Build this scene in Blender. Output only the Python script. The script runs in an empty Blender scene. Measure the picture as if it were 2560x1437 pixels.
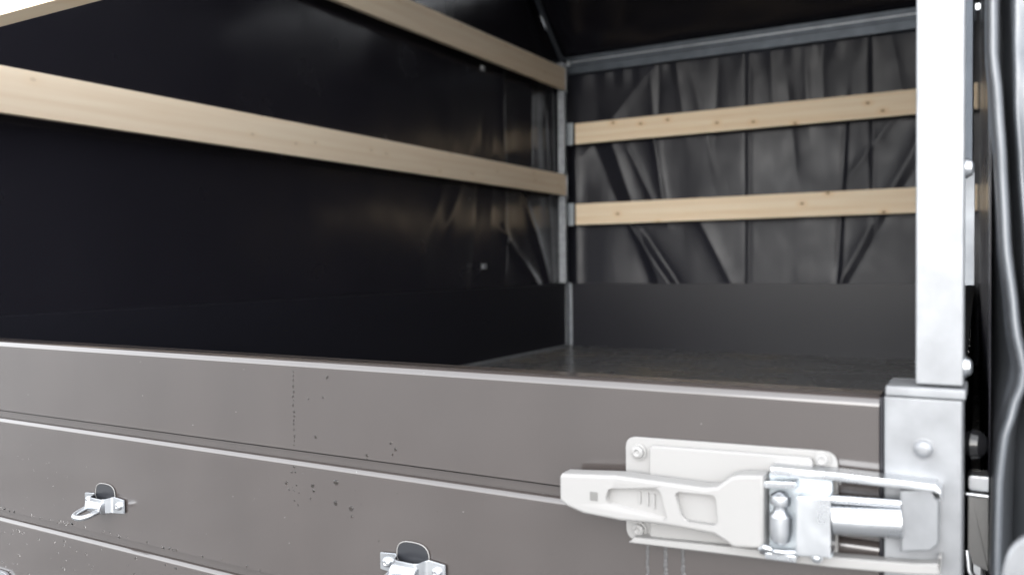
import bpy, bmesh, math, random
from mathutils import Vector, Matrix, noise
random.seed(7)
S = bpy.context.scene
COL = S.collection
R = math.radians

# ------------------------------------------------------------------ camera
F = Vector((-0.49741691, 0.86705653, -0.02809599))
RT = Vector((0.86750069, 0.49731227, -0.01109276))
UP = Vector((-0.00435443, 0.02989102, 0.99954368))
cam = bpy.data.cameras.new('camera')
cam.sensor_width = 36
cam.lens = 29.6526
cam.clip_start = 0.02
cam.clip_end = 2000
cam.dof.use_dof = True
cam.dof.focus_distance = 1.17
cam.dof.aperture_fstop = 4.0
cam.dof.aperture_blades = 7
co = bpy.data.objects.new('camera', cam)
COL.objects.link(co)
co.matrix_world = Matrix(((RT.x, UP.x, -F.x, 0), (RT.y, UP.y, -F.y, 0), (RT.z, UP.z, -F.z, 0), (0, 0, 0, 1)))
S.camera = co

# ------------------------------------------------------------------ sky, sun, exposure
SUN_EL, SUN_AZ = R(20), R(172)          # azimuth clockwise from +Y: behind the camera, a little to its left
w = bpy.data.worlds.new('World')
S.world = w
w.use_nodes = True
nt = w.node_tree
bg = nt.nodes['Background']
sky = nt.nodes.new('ShaderNodeTexSky')
sky.sky_type = 'NISHITA'
sky.sun_disc = False
sky.sun_elevation = SUN_EL
sky.sun_rotation = SUN_AZ
sky.air_density = 1.0
sky.dust_density = 0.6
sky.ozone_density = 1.0
hs = nt.nodes.new('ShaderNodeHueSaturation')   # overcast: a whiter sky
hs.inputs['Saturation'].default_value = 0.28
nt.links.new(sky.outputs[0], hs.inputs['Color'])
cloud = nt.nodes.new('ShaderNodeMix')          # an even cloud deck thinly veiling the clear sky
cloud.data_type = 'RGBA'
cloud.inputs['Factor'].default_value = 0.5
cloud.inputs['B'].default_value = (12.0, 12.2, 12.6, 1)
nt.links.new(hs.outputs[0], cloud.inputs['A'])
nt.links.new(cloud.outputs['Result'], bg.inputs['Color'])
bg.inputs['Strength'].default_value = 0.15
sl = bpy.data.lights.new('sun', 'SUN')
sl.energy = 0.55
sl.angle = R(46)
sl.color = (1.0, 0.985, 0.965)
so = bpy.data.objects.new('sun', sl)
COL.objects.link(so)
sd = Vector((math.sin(SUN_AZ) * math.cos(SUN_EL), math.cos(SUN_AZ) * math.cos(SUN_EL), math.sin(SUN_EL)))
so.rotation_euler = (-sd).to_track_quat('-Z', 'Y').to_euler()
so.location = sd * 20
S.view_settings.view_transform = 'Standard'
S.view_settings.look = 'None'
S.view_settings.exposure = 2.05
S.view_settings.gamma = 1.0
S.render.engine = 'CYCLES'
S.cycles.max_bounces = 10
S.cycles.diffuse_bounces = 6
S.cycles.glossy_bounces = 6
S.cycles.use_denoising = True

# ------------------------------------------------------------------ materials
def mat(name, base, rough=.5, metal=0., spec=.5, bump=None, var=None, coat=0., rvar=None, coatr=.15, **kw):
    """bump = (scale, strength, stretch); var = (scale, amount, stretch): colour wanders by the amount; rvar the same for roughness"""
    m = bpy.data.materials.new(name)
    m.use_nodes = True
    n, l = m.node_tree.nodes, m.node_tree.links
    b = n['Principled BSDF']
    b.inputs['Base Color'].default_value = (*base, 1)
    b.inputs['Roughness'].default_value = rough
    b.inputs['Metallic'].default_value = metal
    b.inputs['Specular IOR Level'].default_value = spec
    b.inputs['Coat Weight'].default_value = coat
    b.inputs['Coat Roughness'].default_value = coatr
    tc = n.new('ShaderNodeTexCoord')
    def nz(scale, stretch, detail=4):
        mp = n.new('ShaderNodeMapping')
        mp.inputs['Scale'].default_value = stretch
        l.new(tc.outputs['Object'], mp.inputs[0])
        t = n.new('ShaderNodeTexNoise')
        t.inputs['Scale'].default_value = scale
        t.inputs['Detail'].default_value = detail
        l.new(mp.outputs[0], t.inputs['Vector'])
        return t
    if bump:
        t = nz(bump[0], bump[2] if len(bump) > 2 else (1, 1, 1))
        bp = n.new('ShaderNodeBump')
        bp.inputs['Strength'].default_value = bump[1]
        bp.inputs['Distance'].default_value = .002
        l.new(t.outputs[0], bp.inputs['Height'])
        l.new(bp.outputs[0], b.inputs['Normal'])
    if var:
        t = nz(var[0], var[2] if len(var) > 2 else (1, 1, 1), 6)
        r = n.new('ShaderNodeValToRGB')
        a = var[1]
        r.color_ramp.elements[0].position = .3
        r.color_ramp.elements[1].position = .7
        r.color_ramp.elements[0].color = (*[max(0, c * (1 - a)) for c in base], 1)
        r.color_ramp.elements[1].color = (*[min(1, c * (1 + a)) for c in base], 1)
        l.new(t.outputs[0], r.inputs[0])
        l.new(r.outputs[0], b.inputs['Base Color'])
    if rvar:
        t = nz(rvar[0], rvar[2] if len(rvar) > 2 else (1, 1, 1))
        mr = n.new('ShaderNodeMapRange')
        mr.inputs[1].default_value = .3
        mr.inputs[2].default_value = .7
        mr.inputs[3].default_value = max(.02, rough - rvar[1])
        mr.inputs[4].default_value = rough + rvar[1]
        l.new(t.outputs[0], mr.inputs[0])
        l.new(mr.outputs[0], b.inputs['Roughness'])
    for k, v in kw.items():
        b.inputs[k.replace('_', ' ')].default_value = v
    return m

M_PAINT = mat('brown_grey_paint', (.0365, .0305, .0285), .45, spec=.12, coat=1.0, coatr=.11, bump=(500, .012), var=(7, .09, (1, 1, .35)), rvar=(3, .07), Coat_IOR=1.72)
def specks(m, scale, thr, col):
    n, l = m.node_tree.nodes, m.node_tree.links
    b = n['Principled BSDF']
    src = b.inputs['Base Color'].links[0].from_socket
    tc = n.new('ShaderNodeTexCoord')
    v = n.new('ShaderNodeTexVoronoi')
    v.inputs['Scale'].default_value = scale
    l.new(tc.outputs['Object'], v.inputs['Vector'])
    a = n.new('ShaderNodeMath')
    a.operation = 'LESS_THAN'
    a.inputs[1].default_value = thr
    l.new(v.outputs['Distance'], a.inputs[0])
    mx = n.new('ShaderNodeMix')
    mx.data_type = 'RGBA'
    mx.inputs['B'].default_value = (*col, 1)
    l.new(a.outputs[0], mx.inputs['Factor'])
    l.new(src, mx.inputs['A'])
    l.new(mx.outputs['Result'], b.inputs['Base Color'])
specks(M_PAINT, 33, .026, (.14, .135, .13))
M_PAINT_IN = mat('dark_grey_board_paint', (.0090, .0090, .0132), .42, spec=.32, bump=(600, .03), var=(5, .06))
M_TARP = mat('dark_grey_tarpaulin', (.0122, .0127, .0182), .44, spec=.38, bump=(700, .05), rvar=(5, .07))
M_TARP_SIDE = mat('glossy_black_tarpaulin', (.0115, .011, .015), .22, spec=.5, bump=(9, .08), rvar=(4, .06))
M_FLAP = mat('wet_outer_tarpaulin', (.098, .106, .118), .50, spec=.5, coat=1.0, coatr=.34, bump=(500, .04), rvar=(8, .08))
M_ZINC = mat('bright_zinc', (.47, .485, .505), .30, 1.0, bump=(60, .06), rvar=(30, .08))
M_GALV = mat('galvanised_steel', (.62, .65, .68), .42, .9, bump=(80, .05), var=(25, .12), rvar=(18, .10))
M_DULL = mat('dull_galvanised', (.32, .335, .355), .5, .6, bump=(80, .06), var=(30, .18), rvar=(18, .1))
M_BRKT = mat('pale_bracket_zinc', (.42, .46, .49), .45, .25, bump=(80, .05), var=(30, .10))
M_ALU = mat('pale_aluminium', (.182, .188, .197), .42, .5, bump=(300, .04, (1, 1, .05)), var=(38, .14), rvar=(16, .10))
M_WHITE = mat('white_cast_coating', (.20, .197, .193), .45, spec=.5, bump=(200, .04), rvar=(20, .06))
M_GREY_MARK = mat('grey_stamp', (.10, .098, .094), .6)
M_BLACK = mat('black_rubber', (.008, .008, .009), .16, bump=(120, .1))
M_DARK_RAIL = mat('dark_rail_steel', (.085, .098, .116), .40, .6, bump=(60, .05), var=(15, .2))
M_BOARD_EDGE = mat('matt_black_seal', (.008, .008, .009), .75, spec=.1, bump=(200, .05))
M_HOLE_SHADE = mat('painted_hole_shade', (.016, .017, .020), .30, bump=(200, .03))  # near-black colour stands in for the unlit inside of the hole
M_RIM = mat('cut_metal_rim', (.20, .195, .19), .45, .3)

def wood(name, light, dark, knots=1.):
    m = bpy.data.materials.new(name)
    m.use_nodes = True
    n, l = m.node_tree.nodes, m.node_tree.links
    b = n['Principled BSDF']
    b.inputs['Roughness'].default_value = .6
    b.inputs['Specular IOR Level'].default_value = .3
    tc = n.new('ShaderNodeTexCoord')
    oi = n.new('ShaderNodeObjectInfo')
    ad = n.new('ShaderNodeVectorMath')
    ad.operation = 'ADD'
    sc = n.new('ShaderNodeVectorMath')
    sc.operation = 'SCALE'
    cmb = n.new('ShaderNodeCombineXYZ')
    for i in range(3):
        l.new(oi.outputs['Random'], cmb.inputs[i])
    l.new(cmb.outputs[0], sc.inputs[0])
    sc.inputs['Scale'].default_value = 13
    l.new(tc.outputs['Object'], ad.inputs[0])
    l.new(sc.outputs[0], ad.inputs[1])
    # knots: sparse points in a plane squeezed along the grain
    mk = n.new('ShaderNodeMapping')
    mk.inputs['Scale'].default_value = (4.4, .01, 7.0)
    mk.inputs['Rotation'].default_value = (math.pi / 2, 0, 0)
    l.new(ad.outputs[0], mk.inputs[0])
    vk = n.new('ShaderNodeTexVoronoi')
    vk.inputs['Scale'].default_value = 1.0
    vk.inputs['Randomness'].default_value = 1
    vk.voronoi_dimensions = '2D'
    l.new(mk.outputs[0], vk.inputs['Vector'])
    kn = n.new('ShaderNodeMapRange')
    kn.inputs[1].default_value = .022
    kn.inputs[2].default_value = .050
    kn.inputs[3].default_value = knots
    kn.inputs[4].default_value = 0
    l.new(vk.outputs['Distance'], kn.inputs[0])
    halo = n.new('ShaderNodeMapRange')
    halo.inputs[1].default_value = .03
    halo.inputs[2].default_value = .17
    halo.inputs[3].default_value = knots
    halo.inputs[4].default_value = 0
    l.new(vk.outputs['Distance'], halo.inputs[0])
    # flowing grain
    mg = n.new('ShaderNodeMapping')
    mg.inputs['Scale'].default_value = (.8, 8, 14)
    l.new(ad.outputs[0], mg.inputs[0])
    g = n.new('ShaderNodeTexNoise')
    g.inputs['Scale'].default_value = 1.6
    g.inputs['Detail'].default_value = 7
    g.inputs['Roughness'].default_value = .55
    g.inputs['Distortion'].default_value = 1.3
    l.new(mg.outputs[0], g.inputs['Vector'])
    wv = n.new('ShaderNodeTexWave')
    wv.wave_type = 'BANDS'
    wv.bands_direction = 'Z'
    wv.inputs['Scale'].default_value = .55
    wv.inputs['Distortion'].default_value = 7
    wv.inputs['Detail'].default_value = 3
    wv.inputs['Detail Scale'].default_value = .7
    l.new(mg.outputs[0], wv.inputs['Vector'])
    mixv = n.new('ShaderNodeMix')
    mixv.inputs[0].default_value = .16
    l.new(g.outputs[0], mixv.inputs[2])
    l.new(wv.outputs['Fac'], mixv.inputs[3])
    r = n.new('ShaderNodeValToRGB')
    r.color_ramp.elements[0].position = .25
    r.color_ramp.elements[1].position = .72
    r.color_ramp.elements[0].color = (*dark, 1)
    r.color_ramp.elements[1].color = (*light, 1)
    l.new(mixv.outputs[0], r.inputs[0])
    mh = n.new('ShaderNodeMix')
    mh.data_type = 'RGBA'
    mh.inputs['B'].default_value = (dark[0] * .95, dark[1] * .82, dark[2] * .62, 1)
    hm = n.new('ShaderNodeMath')
    hm.operation = 'MULTIPLY'
    hm.inputs[1].default_value = .55
    l.new(halo.outputs[0], hm.inputs[0])
    l.new(hm.outputs[0], mh.inputs['Factor'])
    l.new(r.outputs[0], mh.inputs['A'])
    mx = n.new('ShaderNodeMix')
    mx.data_type = 'RGBA'
    mx.inputs['B'].default_value = (.19, .10, .05, 1)
    l.new(kn.outputs[0], mx.inputs['Factor'])
    l.new(mh.outputs['Result'], mx.inputs['A'])
    l.new(mx.outputs['Result'], b.inputs['Base Color'])
    bp = n.new('ShaderNodeBump')
    bp.inputs['Strength'].default_value = .12
    bp.inputs['Distance'].default_value = .001
    l.new(g.outputs[0], bp.inputs['Height'])
    l.new(bp.outputs[0], b.inputs['Normal'])
    return m

M_WOOD = wood('pine_wood', (.81, .685, .515), (.72, .545, .36))

M_WOOD_CLEAR = wood('clear_pine_wood', (.79, .675, .525), (.72, .575, .425), .22)

def floor_mat():
    m = mat('film_faced_plywood', (.030, .029, .028), .27, spec=.5, bump=(40, .05), rvar=(6, .08))
    n, l = m.node_tree.nodes, m.node_tree.links
    b = n['Principled BSDF']
    tc = n.new('ShaderNodeTexCoord')
    mp = n.new('ShaderNodeMapping')
    mp.inputs['Scale'].default_value = (1.0, .8, 1)
    l.new(tc.outputs['Object'], mp.inputs[0])
    a = n.new('ShaderNodeTexNoise')
    a.inputs['Scale'].default_value = 2.2
    a.inputs['Detail'].default_value = 3
    l.new(mp.outputs[0], a.inputs['Vector'])
    c = n.new('ShaderNodeTexNoise')
    c.inputs['Scale'].default_value = 38
    c.inputs['Detail'].default_value = 8
    c.inputs['Roughness'].default_value = .72
    l.new(mp.outputs[0], c.inputs['Vector'])
    mu = n.new('ShaderNodeMath')
    mu.operation = 'MULTIPLY'
    l.new(a.outputs[0], mu.inputs[0])
    l.new(c.outputs[0], mu.inputs[1])
    r = n.new('ShaderNodeValToRGB')
    r.color_ramp.elements[0].position = .25
    r.color_ramp.elements[1].position = .38
    r.color_ramp.elements[0].color = (.115, .116, .120, 1)
    r.color_ramp.elements[1].color = (.19, .165, .125, 1)
    l.new(mu.outputs[0], r.inputs[0])
    l.new(r.outputs[0], b.inputs['Base Color'])
    return m
M_FLOOR = floor_mat()

def water_mat():
    m = mat('water', (.58, .55, .53), .0)
    b = m.node_tree.nodes['Principled BSDF']
    b.inputs['Transmission Weight'].default_value = 1
    b.inputs['IOR'].default_value = 1.33
    return m
M_WATER = water_mat()
M_STREAK = mat('painted_wet_sheen', (.055, .054, .055), .35, spec=.5)  # paler base colour stands in for the sheen of wet streaks
M_GROUND = mat('wet_asphalt', (.15, .15, .148), .7, bump=(60, .6), var=(3, .35))

# ------------------------------------------------------------------ helpers
WL = {}
def box(bm, x0, x1, y0, y1, z0, z1, bev=0., seg=2):
    t = bmesh.new()
    bmesh.ops.create_cube(t, size=1)
    for v in t.verts:
        v.co = Vector(((x0 + x1) / 2 + v.co.x * (x1 - x0), (y0 + y1) / 2 + v.co.y * (y1 - y0), (z0 + z1) / 2 + v.co.z * (z1 - z0)))
    if bev:
        bmesh.ops.bevel(t, geom=t.edges[:], offset=bev, segments=seg, affect='EDGES', profile=.6)
    merge(bm, t)

def merge(bm, t):
    me = bpy.data.meshes.new('tmp')
    t.to_mesh(me)
    t.free()
    bm.from_mesh(me)
    bpy.data.meshes.remove(me)

def prism(bm, pts, y0, y1, bev=0., seg=2, axis='y'):
    """outline in (a, z), extruded along y (axis 'y'), or outline in (y, z) extruded along x (axis 'x')"""
    t = bmesh.new()
    mk = (lambda a, z, e: (a, e, z)) if axis == 'y' else ((lambda a, z, e: (e, a, z)) if axis == 'x' else (lambda a, z, e: (a, z, e)))
    lo = [t.verts.new(mk(a, z, y0)) for a, z in pts]
    hi = [t.verts.new(mk(a, z, y1)) for a, z in pts]
    k = len(pts)
    t.faces.new(lo)
    t.faces.new(list(reversed(hi)))
    for i in range(k):
        t.faces.new((lo[i], hi[i], hi[(i + 1) % k], lo[(i + 1) % k]))
    bmesh.ops.recalc_face_normals(t, faces=t.faces[:])
    if bev:
        es = [e for e in t.edges if abs((e.verts[0].co - e.verts[1].co).dot(Vector((0, 1, 0) if axis == 'y' else ((1, 0, 0) if axis == 'x' else (0, 0, 1))))) < 1e-6]
        bmesh.ops.bevel(t, geom=es, offset=bev, segments=seg, affect='EDGES', profile=.6)
    merge(bm, t)

def rounded(pts, rad, n=5):
    out = []
    k = len(pts)
    for i in range(k):
        p, a, b = Vector(pts[i]), Vector(pts[i - 1]), Vector(pts[(i + 1) % k])
        r_ = rad[i] if isinstance(rad, (list, tuple)) else rad
        da, db = (a - p), (b - p)
        r_ = min(r_, da.length * .49, db.length * .49)
        if r_ < 1e-5:
            out.append(tuple(p))
            continue
        pa, pb = p + da.normalized() * r_, p + db.normalized() * r_
        for j in range(n + 1):
            u = j / n
            out.append(tuple(pa * (1 - u) ** 2 + p * 2 * u * (1 - u) + pb * u * u))
    return out

def tube(bm, path, r, seg=12, closed=False):
    path = [Vector(p) for p in path]
    n = len(path)
    rings = []
    prev = None
    for i, p in enumerate(path):
        if closed:
            d = path[(i + 1) % n] - path[i - 1]
        else:
            d = path[min(i + 1, n - 1)] - path[max(i - 1, 0)]
        d.normalize()
        a = prev if prev is not None else (Vector((0, 0, 1)) if abs(d.z) < .9 else Vector((1, 0, 0)))
        a = (a - d * a.dot(d)).normalized()
        prev = a
        b = d.cross(a)
        rr = r[i] if isinstance(r, (list, tuple)) else r
        rings.append([bm.verts.new(p + (a * math.cos(t) + b * math.sin(t)) * rr) for t in [2 * math.pi * k / seg for k in range(seg)]])
    for i in range(n if closed else n - 1):
        A, B = rings[i], rings[(i + 1) % n]
        for k in range(seg):
            bm.faces.new((A[k], A[(k + 1) % seg], B[(k + 1) % seg], B[k]))
    if not closed:
        bm.faces.new(list(reversed(rings[0])))
        bm.faces.new(rings[-1])

def lathe(bm, origin, axis, prof, seg=24):
    """prof = [(radius, distance along axis)]"""
    o, ax = Vector(origin), Vector(axis).normalized()
    a = ax.orthogonal().normalized()
    b = ax.cross(a)
    rings = []
    for r_, h in prof:
        rings.append([bm.verts.new(o + ax * h + (a * math.cos(t) + b * math.sin(t)) * max(r_, 1e-5)) for t in [2 * math.pi * k / seg for k in range(seg)]])
    for A, B in zip(rings, rings[1:]):
        for k in range(seg):
            bm.faces.new((A[k], A[(k + 1) % seg], B[(k + 1) % seg], B[k]))
    bm.faces.new(list(reversed(rings[0])))
    bm.faces.new(rings[-1])

def bolt_head(bm, x, y, z, r, h):
    lathe(bm, (x, y, z), (0, -1, 0), [(r * 1.25, 0), (r * 1.25, h * .18), (r, h * .2), (r * .95, h * .6), (r * .75, h * .85), (r * .35, h)], 20)

def obj(name, bm, m, parent=None, loc=None, recalc=True, angle=35, **props):
    loc = Vector(loc) if loc is not None else (Vector(WL[parent.name]) if parent else Vector((0, 0, 0)))
    if recalc:
        bmesh.ops.recalc_face_normals(bm, faces=bm.faces[:])
    for v in bm.verts:
        v.co -= loc
    me = bpy.data.meshes.new(name)
    bm.to_mesh(me)
    bm.free()
    me.polygons.foreach_set('use_smooth', [True] * len(me.polygons))
    me.set_sharp_from_angle(angle=R(angle))
    me.materials.append(m)
    o = bpy.data.objects.new(name, me)
    COL.objects.link(o)
    WL[o.name] = tuple(loc)
    if angle < 60:
        wn = o.modifiers.new('flat_faces', 'WEIGHTED_NORMAL')
        wn.keep_sharp = True
        wn.weight = 100
    if parent:
        o.parent = parent
        o.location = loc - Vector(WL[parent.name])
    else:
        o.location = loc
    for k, v in props.items():
        o[k] = v
    return o

def empty(name, loc, parent=None, **props):
    o = bpy.data.objects.new(name, None)
    o.empty_display_size = .05
    COL.objects.link(o)
    WL[o.name] = tuple(loc)
    o.location = Vector(loc) - (Vector(WL[parent.name]) if parent else Vector((0, 0, 0)))
    if parent:
        o.parent = parent
    for k, v in props.items():
        o[k] = v
    return o

# ------------------------------------------------------------------ ground
GZ = -1.05
bm = bmesh.new()
bmesh.ops.create_grid(bm, x_segments=8, y_segments=8, size=400)
for v in bm.verts:
    v.co.z = GZ
obj('ground', bm, M_GROUND, kind='structure', label='dark wet asphalt yard under the trailer')

# ------------------------------------------------------------------ trailer body
XL, YB, ZT, ZF = -2.195, 4.516, -.12, -.491
trailer = empty('cargo_trailer', (-1.14, 2.65, GZ), label='brown grey box trailer with profiled tailgate, open at the near end', category='trailer')

# tailgate: roll formed sections with recessed joints between them
bm = bmesh.new()
box(bm, -2.24, -.0868, .802, .816, -.592, -.126)
tg = obj('tailgate', bm, M_PAINT, trailer)
def section(prof):
    bm = bmesh.new()
    prism(bm, prof, -2.25, -.0870, axis='x')
    return obj('panel_section', bm, M_PAINT, tg)
YN = .788
section([(YN, -.2335), (YN, -.1275), (YN + .0003, -.1258), (YN + .0011, -.1238), (YN + .0024, -.1219), (YN + .0042, -.1203), (YN + .0064, -.1191), (YN + .009, -.1184), (YN + .012, -.1182), (YN + .036, -.1182), (YN + .039, -.121), (YN + .039, -.2335)])
def lower(zs, ze):
    """zs: the slit below the section above; the bead 15 mm further down catches the sky"""
    return [(YN, ze), (YN, zs - .0205), (YN + .0002, zs - .0190), (YN + .0008, zs - .0173), (YN + .0019, zs - .0156), (YN + .0034, zs - .0142), (YN + .0052, zs - .0134), (YN + .0066, zs - .0131),
            (YN + .0066, zs - .0118), (YN + .0058, zs - .0116), (YN + .0058, zs - .0030), (YN + .039, zs - .0030), (YN + .039, ze)]
section(lower(-.2335, -.4015))
section(lower(-.4015, -.585))
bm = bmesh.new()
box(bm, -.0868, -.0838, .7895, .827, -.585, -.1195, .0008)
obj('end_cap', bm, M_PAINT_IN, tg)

# load floor, side boards, headboard
bm = bmesh.new()
box(bm, XL - .03, -.03, .828, YB + .03, ZF - .02, ZF)
obj('load_floor', bm, M_FLOOR, trailer)
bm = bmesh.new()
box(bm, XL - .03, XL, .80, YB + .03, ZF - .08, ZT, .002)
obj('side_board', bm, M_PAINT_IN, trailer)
bm = bmesh.new()
prism(bm, [(-.0245, .83), (-.054, .83), (-.117, YB), (-.0865, YB)], ZF - .08, ZT, axis='z')
obj('side_board', bm, M_BOARD_EDGE, trailer)
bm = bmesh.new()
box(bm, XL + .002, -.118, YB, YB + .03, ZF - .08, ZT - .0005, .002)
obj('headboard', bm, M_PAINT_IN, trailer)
# pale corner profile where headboard and side board meet
bm = bmesh.new()
box(bm, XL + .0005, XL + .0035, YB - .060, YB - .001, ZF + .003, ZT + .004, .0008)
box(bm, XL + .0005, XL + .016, YB - .004, YB - .0008, ZF + .003, ZT + .004, .0008)
obj('corner_profile', bm, M_DULL, trailer)
# floor edge strip along the side board
bm = bmesh.new()
box(bm, XL + .0005, XL + .012, .83, YB - .062, ZF + .0005, ZF + .012, .003)
obj('edge_strip', bm, M_GALV, trailer)
# rear cross member and chassis rails below the floor
bm = bmesh.new()
box(bm, -2.2, -.03, .83, .91, -.66, -.572, .004)
box(bm, -1.9, -1.82, .911, YB, -.66, -.572, .004)
box(bm, -.42, -.34, .911, YB, -.66, -.572, .004)
obj('chassis', bm, M_GALV, trailer)

# tailgate hinge at the lower edge
bm = bmesh.new()
prism(bm, rounded([(-1.505, -.62), (-1.505, -.503), (-1.418, -.503), (-1.418, -.62)], .014), .781, .787, .0012)
tube(bm, [(-1.50, .776, -.585), (-1.425, .776, -.585)], .011)
obj('hinge', bm, M_ZINC, trailer)

# rear corner post in its sleeve
cp = empty('corner_post', (-.05, .81, -.6), trailer)
bm = bmesh.new()
box(bm, -.0588, -.0229, .789, .825, -.1060, 1.50, .0022, 3)
obj('post_tube', bm, M_ALU, cp)
bm = bmesh.new()
box(bm, -.0826, -.0232, .7825, .838, -.605, -.1165, .0022, 3)
obj('post_sleeve', bm, M_ALU, cp)
bm = bmesh.new()
box(bm, -.0815, -.0208, .7808, .840, -.1160, -.1075, .0018, 3)
obj('sleeve_collar', bm, M_ALU, cp)
bm = bmesh.new()
bolt_head(bm, -.0520, .7825, -.1590, .0075, .006)
obj('bolt', bm, M_ALU, cp)
for y, z, x in ((.83, .078, -.0228), (.80, -.0905, -.0228)):
    bm = bmesh.new()
    lathe(bm, (x, y, z), (1, 0, 0), [(.009, 0), (.009, .002), (.0075, .0022), (.007, .0045), (.004, .0062)], 18)
    obj('bolt', bm, M_ZINC, cp)
bm = bmesh.new()
box(bm, -.058, -.0205, .965, 1.0, .098, 1.48, .001)
obj('post_channel', bm, M_DARK_RAIL, cp)
bm = bmesh.new()
box(bm, -.060, -.0192, 1.003, 1.008, -.028, .090, .0008)
obj('plank_bracket', bm, M_DULL, cp)

# far corner posts
def far_post(x0, x1):
    p = empty('corner_post', ((x0 + x1) / 2, 4.4, -.6), trailer)
    bm = bmesh.new()
    box(bm, x0, x1, 4.43, 4.475, -.116, 1.165, .003)
    obj('post_tube', bm, M_DULL, p)
    return p
fp = far_post(-2.222, -2.184)
far_post(-.150, -.112)
# light flange of the far post between the plank ends
bm = bmesh.new()
box(bm, -2.190, -2.150, 4.372, 4.378, .515, .985, .001)
box(bm, -2.190, -2.150, 4.372, 4.378, -.112, .385, .001)
obj('post_flange', bm, M_DULL, fp)

# plank brackets on the headboard side
for z0, z1 in ((.688, .816), (.219, .349)):
    b_ = empty('plank_bracket', (-2.17, 4.49, z0), trailer)
    bm = bmesh.new()
    box(bm, -2.182, -2.143, 4.466, 4.4735, z0, z1, .001)
    obj('tongue', bm, M_BRKT, b_)
    bm = bmesh.new()
    box(bm, -2.182, -2.176, 4.4745, 4.51, z0, z1, .001)
    box(bm, -2.205, -2.1825, 4.4665, 4.4705, z0 - .002, z1 + .002, .001)
    obj('web', bm, M_BRKT, b_)

# plank end shoes on the long side
for z0, z1 in ((.992, 1.125), (.388, .513)):
    bm = bmesh.new()
    box(bm, -2.182, -2.149, 4.402, 4.406, z0 + .003, z1 - .003, .0008)
    box(bm, -2.182, -2.149, 4.395, 4.420, z0 - .010, z0 - .002, .0008)
    obj('plank_shoe', bm, M_DULL, trailer)

# top rail over the headboard side: C channel
rl = empty('top_rail', (-1.15, 4.5, 1.1), trailer)
bm = bmesh.new()
prism(bm, [(4.488, 1.162), (4.488, 1.168), (4.500, 1.169), (4.500, 1.205), (4.512, 1.205), (4.512, 1.105), (4.500, 1.105), (4.500, 1.150), (4.488, 1.150)], -2.215, -.085, .0012, axis='x')
obj('channel', bm, M_DARK_RAIL, rl)
bm = bmesh.new()
box(bm, -2.160, -.085, 4.4845, 4.4995, 1.1695, 1.1735, .001)
obj('rail_lip', bm, M_GALV, rl)
bm = bmesh.new()
box(bm, -2.213, -2.165, 4.478, 4.4845, 1.150, 1.178, .0015)
obj('rail_lug', bm, M_GALV, rl)
bm = bmesh.new()
bolt_head(bm, -2.172, 4.478, 1.164, .006, .006)
obj('bolt', bm, M_ZINC, rl)
# sloping corner tubes of the roof nose and the roof edge
for x in (-2.188, -.10):
    bm = bmesh.new()
    tube(bm, [(x, 4.46, 1.17), (x, 4.40, 1.195), (x, 4.12, 1.45), (x, 4.06, 1.49), (x, 3.95, 1.51), (x, .83, 1.51)], .014)
    obj('roof_tube', bm, M_DARK_RAIL, trailer)
bm = bmesh.new()
box(bm, -2.18, -.03, .79, .825, 1.46, 1.50, .002)
obj('rear_beam', bm, M_ALU, trailer)

# ------------------------------------------------------------------ lever latch
la = empty('lever_latch', (-.2, .787, -.25), trailer, label='white lever latch on the tailgate end')
bm = bmesh.new()
prism(bm, rounded([(-.3205, -.2775), (-.3205, -.1735), (-.1200, -.1690), (-.1200, -.2675)], [.013, .011, .013, .002]), .7835, .7872, .001)
obj('base_plate', bm, M_WHITE, la)
bm = bmesh.new()   # raised channel between the two screw lands
prism(bm, rounded([(-.2935, -.2745), (-.2935, -.1790), (-.1400, -.1750), (-.1400, -.2650)], .006), .7775, .7838, .0025, 3)
obj('channel', bm, M_WHITE, la)
bm = bmesh.new()   # rolled lower lip running over to the post
prism(bm, [(-.3125, -.2752), (-.1220, -.2675), (-.0600, -.2628), (-.0385, -.2595), (-.0372, -.2440), (-.0398, -.2440), (-.0405, -.2505), (-.0600, -.2535), (-.1220, -.2580), (-.3060, -.2690)], .7690, .7830, .0018, 3)
obj('lip', bm, M_WHITE, la)
for z in (-.1875, -.2650):
    bm = bmesh.new()
    lathe(bm, (-.3065, .7834, z), (0, -1, 0), [(.0085, 0), (.0085, .0015), (.0062, .0017), (.006, .0048), (.0035, .0062), (.0018, .0050)], 20)
    obj('screw', bm, M_WHITE, la)
bm = bmesh.new()
lathe(bm, (-.1330, .7834, -.1765), (0, -1, 0), [(.0075, 0), (.0075, .0015), (.0058, .0017), (.0055, .004), (.0035, .0052), (.0018, .0042)], 20)
obj('screw', bm, M_WHITE, la)

HO = [(-.3788, -.2140), (-.3765, -.2105), (-.3178, -.2056), (-.2700, -.2062), (-.2299, -.2067), (-.2190, -.2045), (-.2063, -.1938), (-.1990, -.1915), (-.1772, -.1894),
      (-.1772, -.2548), (-.2043, -.2580), (-.2132, -.2527), (-.2222, -.2485), (-.2592, -.2471), (-.2833, -.2471), (-.3131, -.2491), (-.3533, -.2475), (-.3700, -.2430), (-.3788, -.2370)]
def handle_mesh():
    import itertools
    hb = bmesh.new()
    prism(hb, HO, .7515, .7745, .0035, 3)
    return hb
bm = handle_mesh()
hd = obj('handle', bm, M_WHITE, la)
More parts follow.
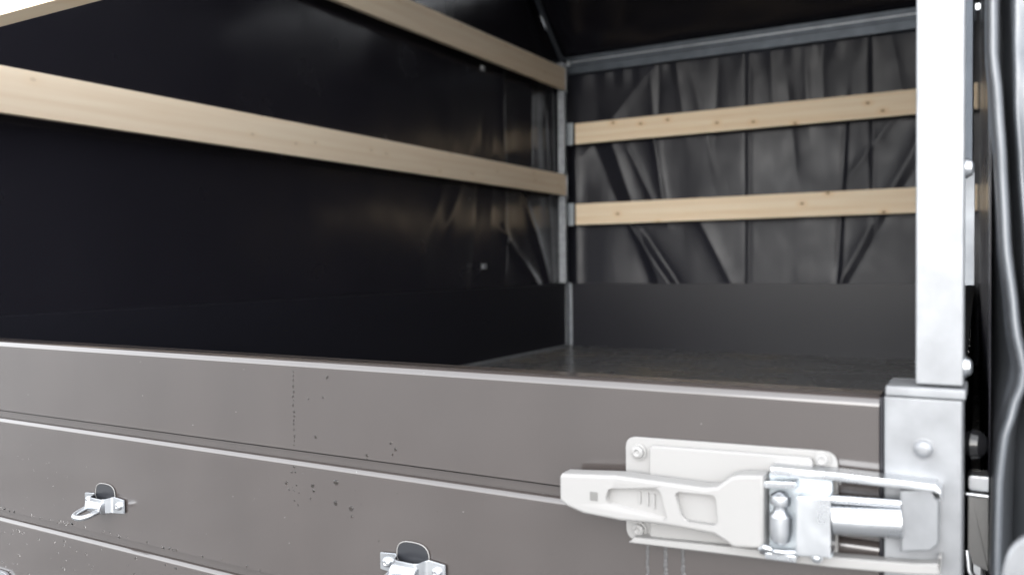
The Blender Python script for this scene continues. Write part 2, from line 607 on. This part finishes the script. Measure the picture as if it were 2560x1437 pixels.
# two thumb pockets pressed into the handle face
P1 = rounded([(-.3290, -.2300), (-.3265, -.2190), (-.2730, -.2130), (-.2660, -.2400), (-.2690, -.2420), (-.3265, -.2340)], .006)
P2 = rounded([(-.2590, -.2170), (-.2560, -.2135), (-.2200, -.2120), (-.2178, -.2370), (-.2210, -.2405), (-.2520, -.2405)], .006)
cut = bmesh.new()
for P in (P1, P2):
    prism(cut, P, .740, .7590)
bmesh.ops.recalc_face_normals(cut, faces=cut.faces[:])
cme = bpy.data.meshes.new('tmp')
cut.to_mesh(cme)
cut.free()
cob = bpy.data.objects.new('tmp', cme)
COL.objects.link(cob)
cob.location = (0, 0, 0)
md = hd.modifiers.new('pockets', 'BOOLEAN')
md.object = cob
md.operation = 'DIFFERENCE'
md.solver = 'EXACT'
bpy.context.view_layer.update()
dg = bpy.context.evaluated_depsgraph_get()
new = bpy.data.meshes.new_from_object(hd.evaluated_get(dg))
hd.modifiers.clear()
hd.data = new
new.polygons.foreach_set('use_smooth', [True] * len(new.polygons))
new.set_sharp_from_angle(angle=R(40))
hd.modifiers.new('flat_faces', 'WEIGHTED_NORMAL').keep_sharp = True
bpy.data.objects.remove(cob)
bpy.data.meshes.remove(cme)
for x in (-.2960, -.2880, -.2815):
    bm = bmesh.new()
    box(bm, x - .0012, x + .0012, .7572, .7600, -.2330 - (x + .29) * .2, -.2200, .0008)
    obj('rib', bm, M_WHITE, la)
bm = bmesh.new()
box(bm, -.3452, -.3372, .7509, .7520, -.2330, -.2245, .0003)
obj('stamp', bm, M_GREY_MARK, la)
# link, pin, rods, keeper
bm = bmesh.new()
prism(bm, rounded([(-.1765, -.2625), (-.1765, -.1900), (-.1225, -.1880), (-.1225, -.2600)], .003), .7690, .7770, .001)
obj('cradle', bm, M_BRKT, la)
bm = bmesh.new()
prism(bm, rounded([(-.1493, -.2560), (-.1493, -.2040), (-.1206, -.2015), (-.1206, -.2530)], .003), .7500, .7740, .0014, 2)
obj('link', bm, M_ZINC, la)
bm = bmesh.new()
lathe(bm, (-.1635, .7560, -.2500), (0, 0, 1), [(.003, 0), (.008, .004), (.0098, .012), (.0098, .026), (.0070, .029), (.0055, .031), (.0055, .034), (.0085, .036), (.0092, .040), (.0085, .044), (.004, .047), (.002, .0475)], 24)
obj('pivot_pin', bm, M_ZINC, la)
bm = bmesh.new()
tube(bm, [(-.1790, .756, -.2590), (-.1795, .752, -.2550), (-.1760, .750, -.2522), (-.1715, .751, -.2535), (-.1690, .754, -.2560), (-.1600, .757, -.2565), (-.1520, .760, -.2560)], .0028)
obj('spring_clip', bm, M_ZINC, la)
bm = bmesh.new()
prism(bm, rounded([(-.1775, -.1950), (-.1500, -.1925), (-.1500, -.1985), (-.1775, -.2010)], .002), .7530, .7790, .001)
obj('fork_arm', bm, M_ZINC, la)
bm = bmesh.new()
prism(bm, rounded([(-.1775, -.2590), (-.1500, -.2580), (-.1500, -.2640), (-.1775, -.2650)], .002), .7560, .7790, .001)
obj('fork_arm', bm, M_ZINC, la)
bm = bmesh.new()
tube(bm, [(-.1215, .7645, -.2222), (-.0680, .7715, -.2200)], .0142, 32)
obj('rod', bm, M_ZINC, la)
bm = bmesh.new()
tube(bm, [(-.1215, .757, -.2040), (-.0680, .766, -.2030)], .0036, 16)
obj('rod', bm, M_ZINC, la)
bm = bmesh.new()
prism(bm, rounded([(-.0688, -.2440), (-.0688, -.1925), (-.0450, -.1890), (-.0398, -.2000), (-.0398, -.2330), (-.0450, -.2395)], .002), .7660, .7810, .002, 3)
obj('keeper', bm, M_ALU, la)
bm = bmesh.new()
bolt_head(bm, -.1345, .7640, -.2590, .0042, .005)
obj('bolt', bm, M_ZINC, la)
bm = bmesh.new()   # bail: flat frame lying round the keeper
prism(bm, [(-.1730, -.1830), (-.1200, -.1822), (-.0420, -.1832), (-.0375, -.1875), (-.0375, -.1960), (-.0398, -.1960), (-.0400, -.1915), (-.0430, -.1895), (-.1200, -.1895), (-.1730, -.1905)], .7600, .7830, .0016)
obj('bail', bm, M_ZINC, la)

# ------------------------------------------------------------------ small side latch seen end on, rubber knob
sl_ = empty('side_latch', (-.013, .9, -.28), trailer, label='pale side latch seen end on behind the rear post')
bm = bmesh.new()
prism(bm, rounded([(-.0218, -.284), (-.0218, -.2185), (-.0030, -.2185), (-.0030, -.292)], .003), .893, .915, .002, 3)
obj('body', bm, M_WHITE, sl_)
bm = bmesh.new()
prism(bm, rounded([(-.0222, -.2160), (-.0222, -.2015), (-.0020, -.2015), (-.0020, -.2160)], .004), .890, .918, .002, 3)
obj('cap', bm, M_ZINC, sl_)
bm = bmesh.new()
tube(bm, [(-.0230, .892, -.2200), (-.0015, .892, -.2205), (-.0002, .893, -.2230), (-.0005, .894, -.2480)], .0018)
obj('wire', bm, M_ZINC, sl_)
bm = bmesh.new()
tube(bm, [(-.0228, .896, -.275), (-.0205, .890, -.292), (-.016, .890, -.300), (-.012, .893, -.304)], .0035)
obj('wire', bm, M_ZINC, sl_)
bm = bmesh.new()
lathe(bm, (-.0235, .875, -.1690), (1, -.25, 0), [(.006, 0), (.011, .002), (.0135, .007), (.012, .013), (.007, .017), (.002, .018)], 24)
kb = obj('rubber_knob', bm, M_BLACK, trailer)

# ------------------------------------------------------------------ tie rings on the tailgate
def tie_ring(cx, cz):
    t = empty('tie_ring', (cx, YN, cz), trailer)
    y = YN - .0005
    bm = bmesh.new()   # bracket with two screw ears and a saddle in the middle
    path = [(-.047, .0), (-.024, .0), (-.020, .004), (-.017, .0115), (-.012, .014), (.012, .014), (.017, .0115), (.020, .004), (.024, .0), (.047, .0)]
    th = .0026
    hw = [.0100, .0122, .0112, .0102, .0100, .0100, .0102, .0112, .0122, .0100]
    tmp = bmesh.new()
    rows = []
    for (px, h), q in zip(path, hw):
        rows.append([tmp.verts.new((cx + px, y - .001 - h, cz - q)), tmp.verts.new((cx + px, y - .001 - h, cz + q)),
                     tmp.verts.new((cx + px, y - .001 - h - th, cz + q)), tmp.verts.new((cx + px, y - .001 - h - th, cz - q))])
    for A, B in zip(rows, rows[1:]):
        for k in range(4):
            tmp.faces.new((A[k], A[(k + 1) % 4], B[(k + 1) % 4], B[k]))
    tmp.faces.new(rows[0])
    tmp.faces.new(list(reversed(rows[-1])))
    bmesh.ops.recalc_face_normals(tmp, faces=tmp.faces[:])
    bmesh.ops.bevel(tmp, geom=[e for e in tmp.edges if len(e.link_faces) == 2 and e.calc_face_angle() > 1.2], offset=.0008, segments=2, affect='EDGES')
    merge(bm, tmp)
    obj('bracket', bm, M_ZINC, t, angle=50)
    for sx in (-.036, .036):
        bm = bmesh.new()
        lathe(bm, (cx + sx, y - .0036, cz), (0, -1, 0), [(.0062, 0), (.0062, .001), (.0052, .003), (.0028, .0042), (.0014, .0036)], 18)
        obj('screw', bm, M_ZINC, t)
    bm = bmesh.new()   # D ring hanging forward and a little down
    pts = []
    for k in range(28):
        a = 2 * math.pi * k / 28
        c, s = math.cos(a), math.sin(a)
        u = math.copysign(abs(c) ** .7, c) * .0155
        v = .016 + math.copysign(abs(s) ** .85, s) * .0215
        pts.append((cx + u - .004, y - .007 - v, cz - .004 - v * .22))
    tube(bm, pts, .0041, 12, closed=True)
    obj('ring', bm, M_ZINC, t)
    bm = bmesh.new()   # knuckle holding the ring
    tube(bm, [(cx - .0185, y - .0140, cz - .003), (cx - .0175, y - .0140, cz - .003), (cx + .0165, y - .0140, cz - .003), (cx + .0175, y - .0140, cz - .003)], [.0075, .0090, .0090, .0075], 18)
    obj('knuckle', bm, M_ZINC, t)
    # half round dark plate as the hole's painted shade, with its bright cut rim
    o = [(cx - .0215, cz + .004)]
    for k in range(13):
        a = math.pi * (1 - k / 12)
        c, s = math.cos(a), math.sin(a)
        o.append((cx + math.copysign(abs(c) ** .72, c) * .0235, cz + .008 + abs(s) ** .6 * .0205))
    o.append((cx + .0215, cz + .004))
    bm = bmesh.new()
    prism(bm, o, y - .0009, y + .0004)
    obj('hole_shade', bm, M_HOLE_SHADE, t)
    bm = bmesh.new()
    tube(bm, [(a, y - .0010, b) for a, b in o], .0007, 8)
    obj('hole_rim', bm, M_RIM, t)
    return t
tie_ring(-1.1605, -.3520)
tie_ring(-.5885, -.3515)

# ------------------------------------------------------------------ wooden planks
def plank(length, height, thick, loc, rotz, label, m=None):
    bm = bmesh.new()
    box(bm, -length / 2, length / 2, -thick / 2, thick / 2, -height / 2, height / 2, .002, 2)
    o = obj('wooden_plank', bm, m or M_WOOD, label=label, category='plank', group='pine planks slotted round the cargo box')
    o.location = loc
    o.rotation_euler = (0, 0, rotz)
    return o
PI = math.pi
plank(3.56, .1255, .025, (-2.1675, 2.62, 1.0583), -PI / 2, 'upper pine plank along the long side wall, ending under the rail corner', M_WOOD_CLEAR)
plank(3.56, .1180, .025, (-2.1675, 2.62, .4503), -PI / 2, 'lower pine plank along the long side wall, sloping across the left half', M_WOOD_CLEAR)
plank(2.0585, .1197, .024, (-1.1033, 4.4865, .7517), 0, 'upper pine plank across the creased end sheet, with dark knots')
plank(2.0585, .1218, .024, (-1.1033, 4.4865, .2834), 0, 'lower pine plank across the creased end sheet, nearest the headboard')
plank(2.09, .1220, .038, (-1.105, .7990, .4690), 0, 'pale plank above the tailgate, only its lower edge showing top left')

# ------------------------------------------------------------------ tarpaulin
tarp = empty('tarpaulin_cover', (-1.14, 2.65, ZT), label='black tarpaulin cover stretched round the trailer frame, flap gathered aside', category='tarpaulin')
def grid(fn, nu, nv):
    bm = bmesh.new()
    V = [[bm.verts.new(fn(i / nu, j / nv)) for j in range(nv + 1)] for i in range(nu + 1)]
    for i in range(nu):
        for j in range(nv):
            bm.faces.new((V[i][j], V[i + 1][j], V[i + 1][j + 1], V[i][j + 1]))
    return bm
def sheet(name, fn, nu, nv, m, **p):
    o = obj(name, grid(fn, nu, nv), m, tarp, recalc=False, angle=180, **p)
    s = o.modifiers.new('thickness', 'SOLIDIFY')
    s.thickness = .0012
    s.offset = 0
    return o
def crease(x, z, x0, z0, x1, z1, amp, wl, wr, fade=.12):
    """fold along a segment: sharp at the line, dying away wl to its left and wr to its right"""
    dx, dz = x1 - x0, z1 - z0
    L = math.hypot(dx, dz)
    t = ((x - x0) * dx + (z - z0) * dz) / L
    d = ((x - x0) * -dz + (z - z0) * dx) / L       # > 0 left of the direction of travel
    k = 1.0
    if t < 0:
        k = math.exp(-(t / fade) ** 2)
    elif t > L:
        k = math.exp(-((t - L) / fade) ** 2)
    e = d / wl if d > 0 else -d / wr
    e = math.sqrt(e * e + .02) - .1414
    return amp * k * math.exp(-e)
CR = [  # creases of the end sheet (towards the camera when positive)
    (-1.168, 1.10, -1.171, -.12, .020, .03, .20, .05), (-1.145, 1.10, -1.15, -.12, -.012, .012, .012, .05),
    (-.558, 1.10, -.552, .30, .018, .03, .12, .1), (-.535, 1.1, -.53, .2, -.010, .015, .02, .1),
    (-.660, .70, -.702, -.12, -.020, .022, .022, .12), (-.640, .70, -.68, -.12, .012, .02, .05, .12),
    (-.335, .56, -.685, -.11, .030, .07, .05, .10), (-.40, .34, -.64, -.11, -.009, .02, .03, .10),
    (-2.165, .62, -2.16, -.11, .020, .02, .05, .1), (-2.05, .68, -1.70, -.12, -.022, .05, .07, .12),
    (-1.936, .70, -1.66, -.11, .026, .05, .04, .12), (-1.84, .24, -1.592, -.112, .030, .018, .05, .08),
    (-1.79, .24, -1.55, -.112, -.022, .03, .03, .08), (-1.826, .64, -1.69, .36, .018, .02, .03, .08),
    (-1.674, .72, -1.615, .30, .026, .02, .05, .08), (-1.69, 1.0, -1.67, .72, .012, .03, .03, .1), (-1.643, 1.17, -1.655, .8, -.012, .03, .03, .1),
    (-1.55, 1.14, -1.50, .80, .010, .02, .04, .1), (-1.40, .20, -1.245, -.11, .020, .04, .03, .1), (-1.46, 1.05, -1.34, .55, .010, .03, .05, .1),
    (-1.03, 1.08, -1.02, .80, .008, .02, .02, .1), (-.94, .85, -.91, .55, -.010, .02, .05, .1), (-.86, 1.09, -.84, .75, .010, .02, .03, .1),
    (-1.62, 1.16, -2.10, .66, .012, .05, .05, .15), (-1.31, 1.1, -1.33, .70, -.010, .03, .03, .1), (-.45, 1.1, -.40, .8, .010, .03, .03, .1),
    (-.774, 1.09, -.77, .82, -.008, .02, .02, .1), (-.40, .75, -.62, .45, .012, .03, .03, .1),
]
def end_sheet(u, v):
    x = -2.244 + u * (2.244 - .055)
    z = -.50 + v * 1.67
    h = sum(crease(x, z, *c) for c in CR)
    n = noise.fractal(Vector((x * 2.2, z * .9, 3.1)), 1.0, 2.0, 3) * .011 + noise.fractal(Vector((x * 9, z * 4, 8.1)), 1.0, 2.0, 3) * .0013
    # the lacing at the top edge gathers the cloth into small scallops
    top = max(0, (z - .98) / .19)
    n += math.sin(x * 46 + math.sin(x * 7) * 2) * .006 * top
    return (x, 4.560 - max(-.025, min(.042, h * .72 + n)), z)
sheet('end_sheet', end_sheet, 300, 180, M_TARP)
SR = [(3.82, .95, 3.82, .05, .010, .01, .03, .1), (3.80, .16, 4.18, -.13, .016, .016, .02, .05), (4.02, .36, 4.30, -.12, .018, .03, .02, .08),
      (4.30, .80, 4.34, -.1, .010, .02, .03, .1), (3.62, .70, 3.50, -.10, -.008, .03, .03, .1), (3.70, .55, 3.66, .1, .008, .03, .03, .1), (3.30, .45, 3.10, .05, .006, .05, .05, .1),
      (3.46, .48, 3.30, .20, .007, .03, .04, .1), (4.12, .9, 4.10, .5, .008, .02, .03, .1)]
def side_sheet(u, v):
    y = .80 + u * 3.79
    z = -.16 + v * 1.67
    h = sum(crease(y, z, *c) for c in SR)
    k = max(0, min(1, (y - 2.4) / 1.2))
    n = noise.fractal(Vector((y * 1.1, z * .7, 5.1)), 1.0, 2.0, 3) * .010 + noise.fractal(Vector((y * 5, z * 1.2, 1.7)), 1.0, 2.0, 2) * .006 * k
    zz = min(z, 1.51)
    return (-2.232 + max(-.02, min(.034, h * .95 + n)), y, zz)
ls = sheet('side_sheet', side_sheet, 260, 70, M_TARP_SIDE)
def far_side_sheet(u, v):
    y = .88 + u * 3.68
    z = -.55 + v * 2.06
    x = -.0045 - (y - .9) * .0175
    n = noise.fractal(Vector((y * 1.3, z * .9, 9.1)), 1.0, 2.0, 2) * .004 * min(1, (y - .88) * 1.5)
    return (x + n, y, z)
sheet('side_sheet', far_side_sheet, 120, 50, M_TARP_SIDE)
def nose_sheet(u, v):
    x = -2.232 + u * 2.17
    t = v
    y = 4.535 - .46 * t
    z = 1.185 + .335 * t
    n = noise.fractal(Vector((x * 2, t * 3, 2.2)), 1.0, 2.0, 2) * .008
    return (x, y + n, z + n)
sheet('nose_sheet', nose_sheet, 60, 10, M_TARP_SIDE)
def roof_sheet(u, v):
    x = -2.232 + u * 2.24
    y = .76 + v * 3.32
    n = noise.fractal(Vector((x * 1.2, y * 1.2, 4.2)), 1.0, 2.0, 2) * .01
    return (x, y, 1.535 + n + .03 * math.sin(u * math.pi))
sheet('roof_sheet', roof_sheet, 40, 60, M_TARP_SIDE)
# small pale buckles of the side sheet
for y, z in ((3.565, .963), (3.558, -.012)):
    bm = bmesh.new()
    box(bm, -2.2005, -2.1955, y - .020, y + .020, z - .013, z + .013, .0015)
    box(bm, -2.206, -2.2008, y - .008, y + .008, z - .006, z + .006)
    obj('buckle', bm, M_DULL, tarp)

# gathered flap hanging beside the rear post
EK = [(1.6, -.006), (.60, -.0065), (.225, -.0075), (.180, -.0076), (.138, -.0041), (.0856, -.0008), (.0159, .0022), (-.0538, .0095), (-.1022, .0172), (-.1307, .0083), (-.1595, .0009), (-.1953, -.002), (-.28, -.0032), (-.9, -.004)]
BK = [(1.6, .006), (.225, .0085), (.138, .0110), (.086, .0145), (-.02, .0195), (-.054, .0235), (-.102, .031), (-.13, .029), (-.16, .024), (-.9, .022)]
def edge_x(z):
    return lerp_key(EK, z)
def lerp_key(K, z):
    for (z0, x0), (z1, x1) in zip(K, K[1:]):
        if z <= z0 and z >= z1:
            t = (z0 - z) / (z0 - z1)
            t = t * t * (3 - 2 * t) * .5 + t * .5
            return x0 + (x1 - x0) * t
    return K[-1][1]
def cr(p, t):
    n = len(p) - 1
    f = min(t * n, n - 1e-6)
    i = int(f)
    f -= i
    P = [Vector(p[max(0, min(n, i + k))]) for k in (-1, 0, 1, 2)]
    return .5 * ((2 * P[1]) + (P[2] - P[0]) * f + (2 * P[0] - 5 * P[1] + 4 * P[2] - P[3]) * f * f + (3 * P[1] - P[0] - 3 * P[2] + P[3]) * f ** 3)
def flap(u, v):
    z = 1.5 - v * 2.3
    e = edge_x(z)
    hol = math.exp(-((z - .15) / .05) ** 2)            # hollow high up
    low = 1 / (1 + math.exp((z + .13) * 45))           # below the kink
    up = max(0, min(1, (z + .05) / .25))
    a = .006 * math.sin(z * 11 + 1)
    b = lerp_key(BK, z)                                # where the outer fold starts
    m_ = (e + .0085 + b) / 2
    P = [(-.0066, 1.00), (e * .4 - .004, .93), (e - .0006, .872), (e + .0006, .852), (e + .0040, .845), (e + .0080, .850), (e + .0092, .870),
         (m_ - .001, .905), (m_ + .001, .915), (b + .0015, .880), (b + .0035, .846 + .02 * low), (b + .012, .836 + a + .02 * low), (b + .040, .826 - a), (.125, .80 + a * 2), (.17, .85), (.22, .80 - a), (.30, .86)]
    p = cr(P, u)
    q = noise.fractal(Vector((p.x * 20, z * 5, 1.3)), 1.0, 2.0, 3)
    q2 = noise.fractal(Vector((p.x * 30 + z * 9, z * 7 - p.x * 12, 4.3)), 1.0, 2.0, 3)
    return (p.x + q * .0012, p.y + q * .004 + q2 * .016 * u + .10 * up * max(0, u - .35), z)
sheet('gathered_flap', flap, 150, 160, M_FLAP, label='gathered tarpaulin flap hanging in folds')

bm = bmesh.new()
prism(bm, rounded([(.0030, -.330), (.0036, -.238), (.0090, -.2120), (.0240, -.1985), (.0700, -.1960), (.0700, -.330)], [.004, .012, .012, .012, .01, .004]), .712, .724, .004, 3)
obj('hem_bracket', bm, M_ALU, tarp)
bm = bmesh.new()
bolt_head(bm, .0240, .712, -.2420, .0055, .004)
obj('bolt', bm, M_ZINC, tarp)

# ------------------------------------------------------------------ water drops on the tailgate
bm = bmesh.new()
def drop(x, z, rx, rz, h, y=YN, n=10):
    rings = []
    ph = random.random() * 6
    for k, (s, hh) in enumerate(((1, 0), (.9, .45), (.62, .85), (.28, 1))):
        rings.append([bm.verts.new((x + math.cos(a) * rx * s * (1 + .14 * math.sin(2 * a + ph)), y - .00005 - h * hh, z + math.sin(a) * rz * s * (1 - .22 * max(0, math.sin(a))))) for a in [2 * PI * i / n for i in range(n)]])
    for A, B in zip(rings, rings[1:]):
        for k in range(n):
            bm.faces.new((A[k], A[(k + 1) % n], B[(k + 1) % n], B[k]))
    bm.faces.new(rings[-1])
    bm.faces.new(list(reversed(rings[0])))
for x, z, r_ in ((-.7171, -.1380, .0027), (-.749, -.167, .0015), (-.7249, -.1633, .0017), (-.738, -.2135, .0028), (-.6563, -.2287, .0026), (-.6196, -.2106, .0020), (-.6127, -.217, .0026),
                 (-.7057, -.2671, .0041), (-.7442, -.2758, .0030), (-.743, -.2822, .0022), (-.7894, -.2782, .0028), (-.78, -.2631, .0016), (-.6821, -.2963, .0037), (-.707, -.2927, .0035), (-.7764, -.2859, .0014),
                 (-.681, -.306, .0022), (-.7479, -.293, .0016), (-.772, -.2790, .0013), (-.785, -.286, .0015), (-.768, -.288, .0012), (-.776, -.299, .0012), (-.770, -.304, .0014), (-.633, -.352, .0015), (-.640, -.330, .0011), (-.6175, -.2235, .0014), (-.6560, -.2330, .0012)):
    r_ *= .96
    drop(x, z, r_, r_ * random.uniform(1.05, 1.35), r_ * .24)
z = -.134
while z > -.262:                      # the trickle running down at one place
    if not (-.2535 < z < -.231):
        r_ = random.uniform(.0010, .0018)
        drop(-.7745 + random.uniform(-.001, .001), z, r_, r_ * random.uniform(1.2, 2.0), r_ * .3)
    z -= random.uniform(.0045, .0085)
for i in range(150):                  # fine spray low on the left
    x = -1.46 + random.random() ** 1.5 * .50
    z = random.uniform(-.575, -.424)
    r_ = random.uniform(.0009, .0026)
    drop(x, z, r_ * 1.15, r_, r_ * .2, n=8)
for i in range(46):                   # along the lower joint
    x = -1.45 + random.random() ** 1.3 * .62
    r_ = random.uniform(.0010, .0024)
    drop(x, random.choice((-.3998, -.4005, -.3985, -.3970)), r_ * 1.2, r_, r_ * .3, n=8)
for i in range(60):
    drop(random.uniform(-1.4, -.4), random.uniform(-.39, -.26), .0006, .0006, .0003, n=6)
obj('water_drops', bm, M_WATER, recalc=True, angle=60, kind='stuff', label='rain drops and trickles clinging to the brown tailgate')
bm = bmesh.new()
for x, zt, zb, wd in ((-.2995, -.284, -.318, .0018), (-.2810, -.281, -.332, .0024), (-.2630, -.281, -.324, .0022)):
    z = zt
    while z > zb:
        hh = random.uniform(.003, .006)
        drop(x + random.uniform(-.0005, .0005), z, wd * random.uniform(.7, 1.1), hh, .0007)
        z -= hh * 1.05
obj('wet_streaks', bm, M_STREAK, recalc=True, angle=60, kind='stuff', label='pale wet streaks running down below the lever latch')
# beads of water on the outer edge of the far side board
bm = bmesh.new()
for i in range(16):
    y = 1.0 + i * .045 + random.uniform(-.02, .02)
    r_ = random.uniform(.0008, .0024)
    x = -.0238 - (y - .83) * .0169
    lathe(bm, (x, y, ZT - random.uniform(0, .012)), (1, 0, .6), [(r_, 0), (r_ * .9, r_ * .4), (r_ * .6, r_ * .8), (r_ * .2, r_)], 8)
obj('water_drops', bm, M_WATER, kind='stuff', label='rain drops on the outer top edge of the side board')
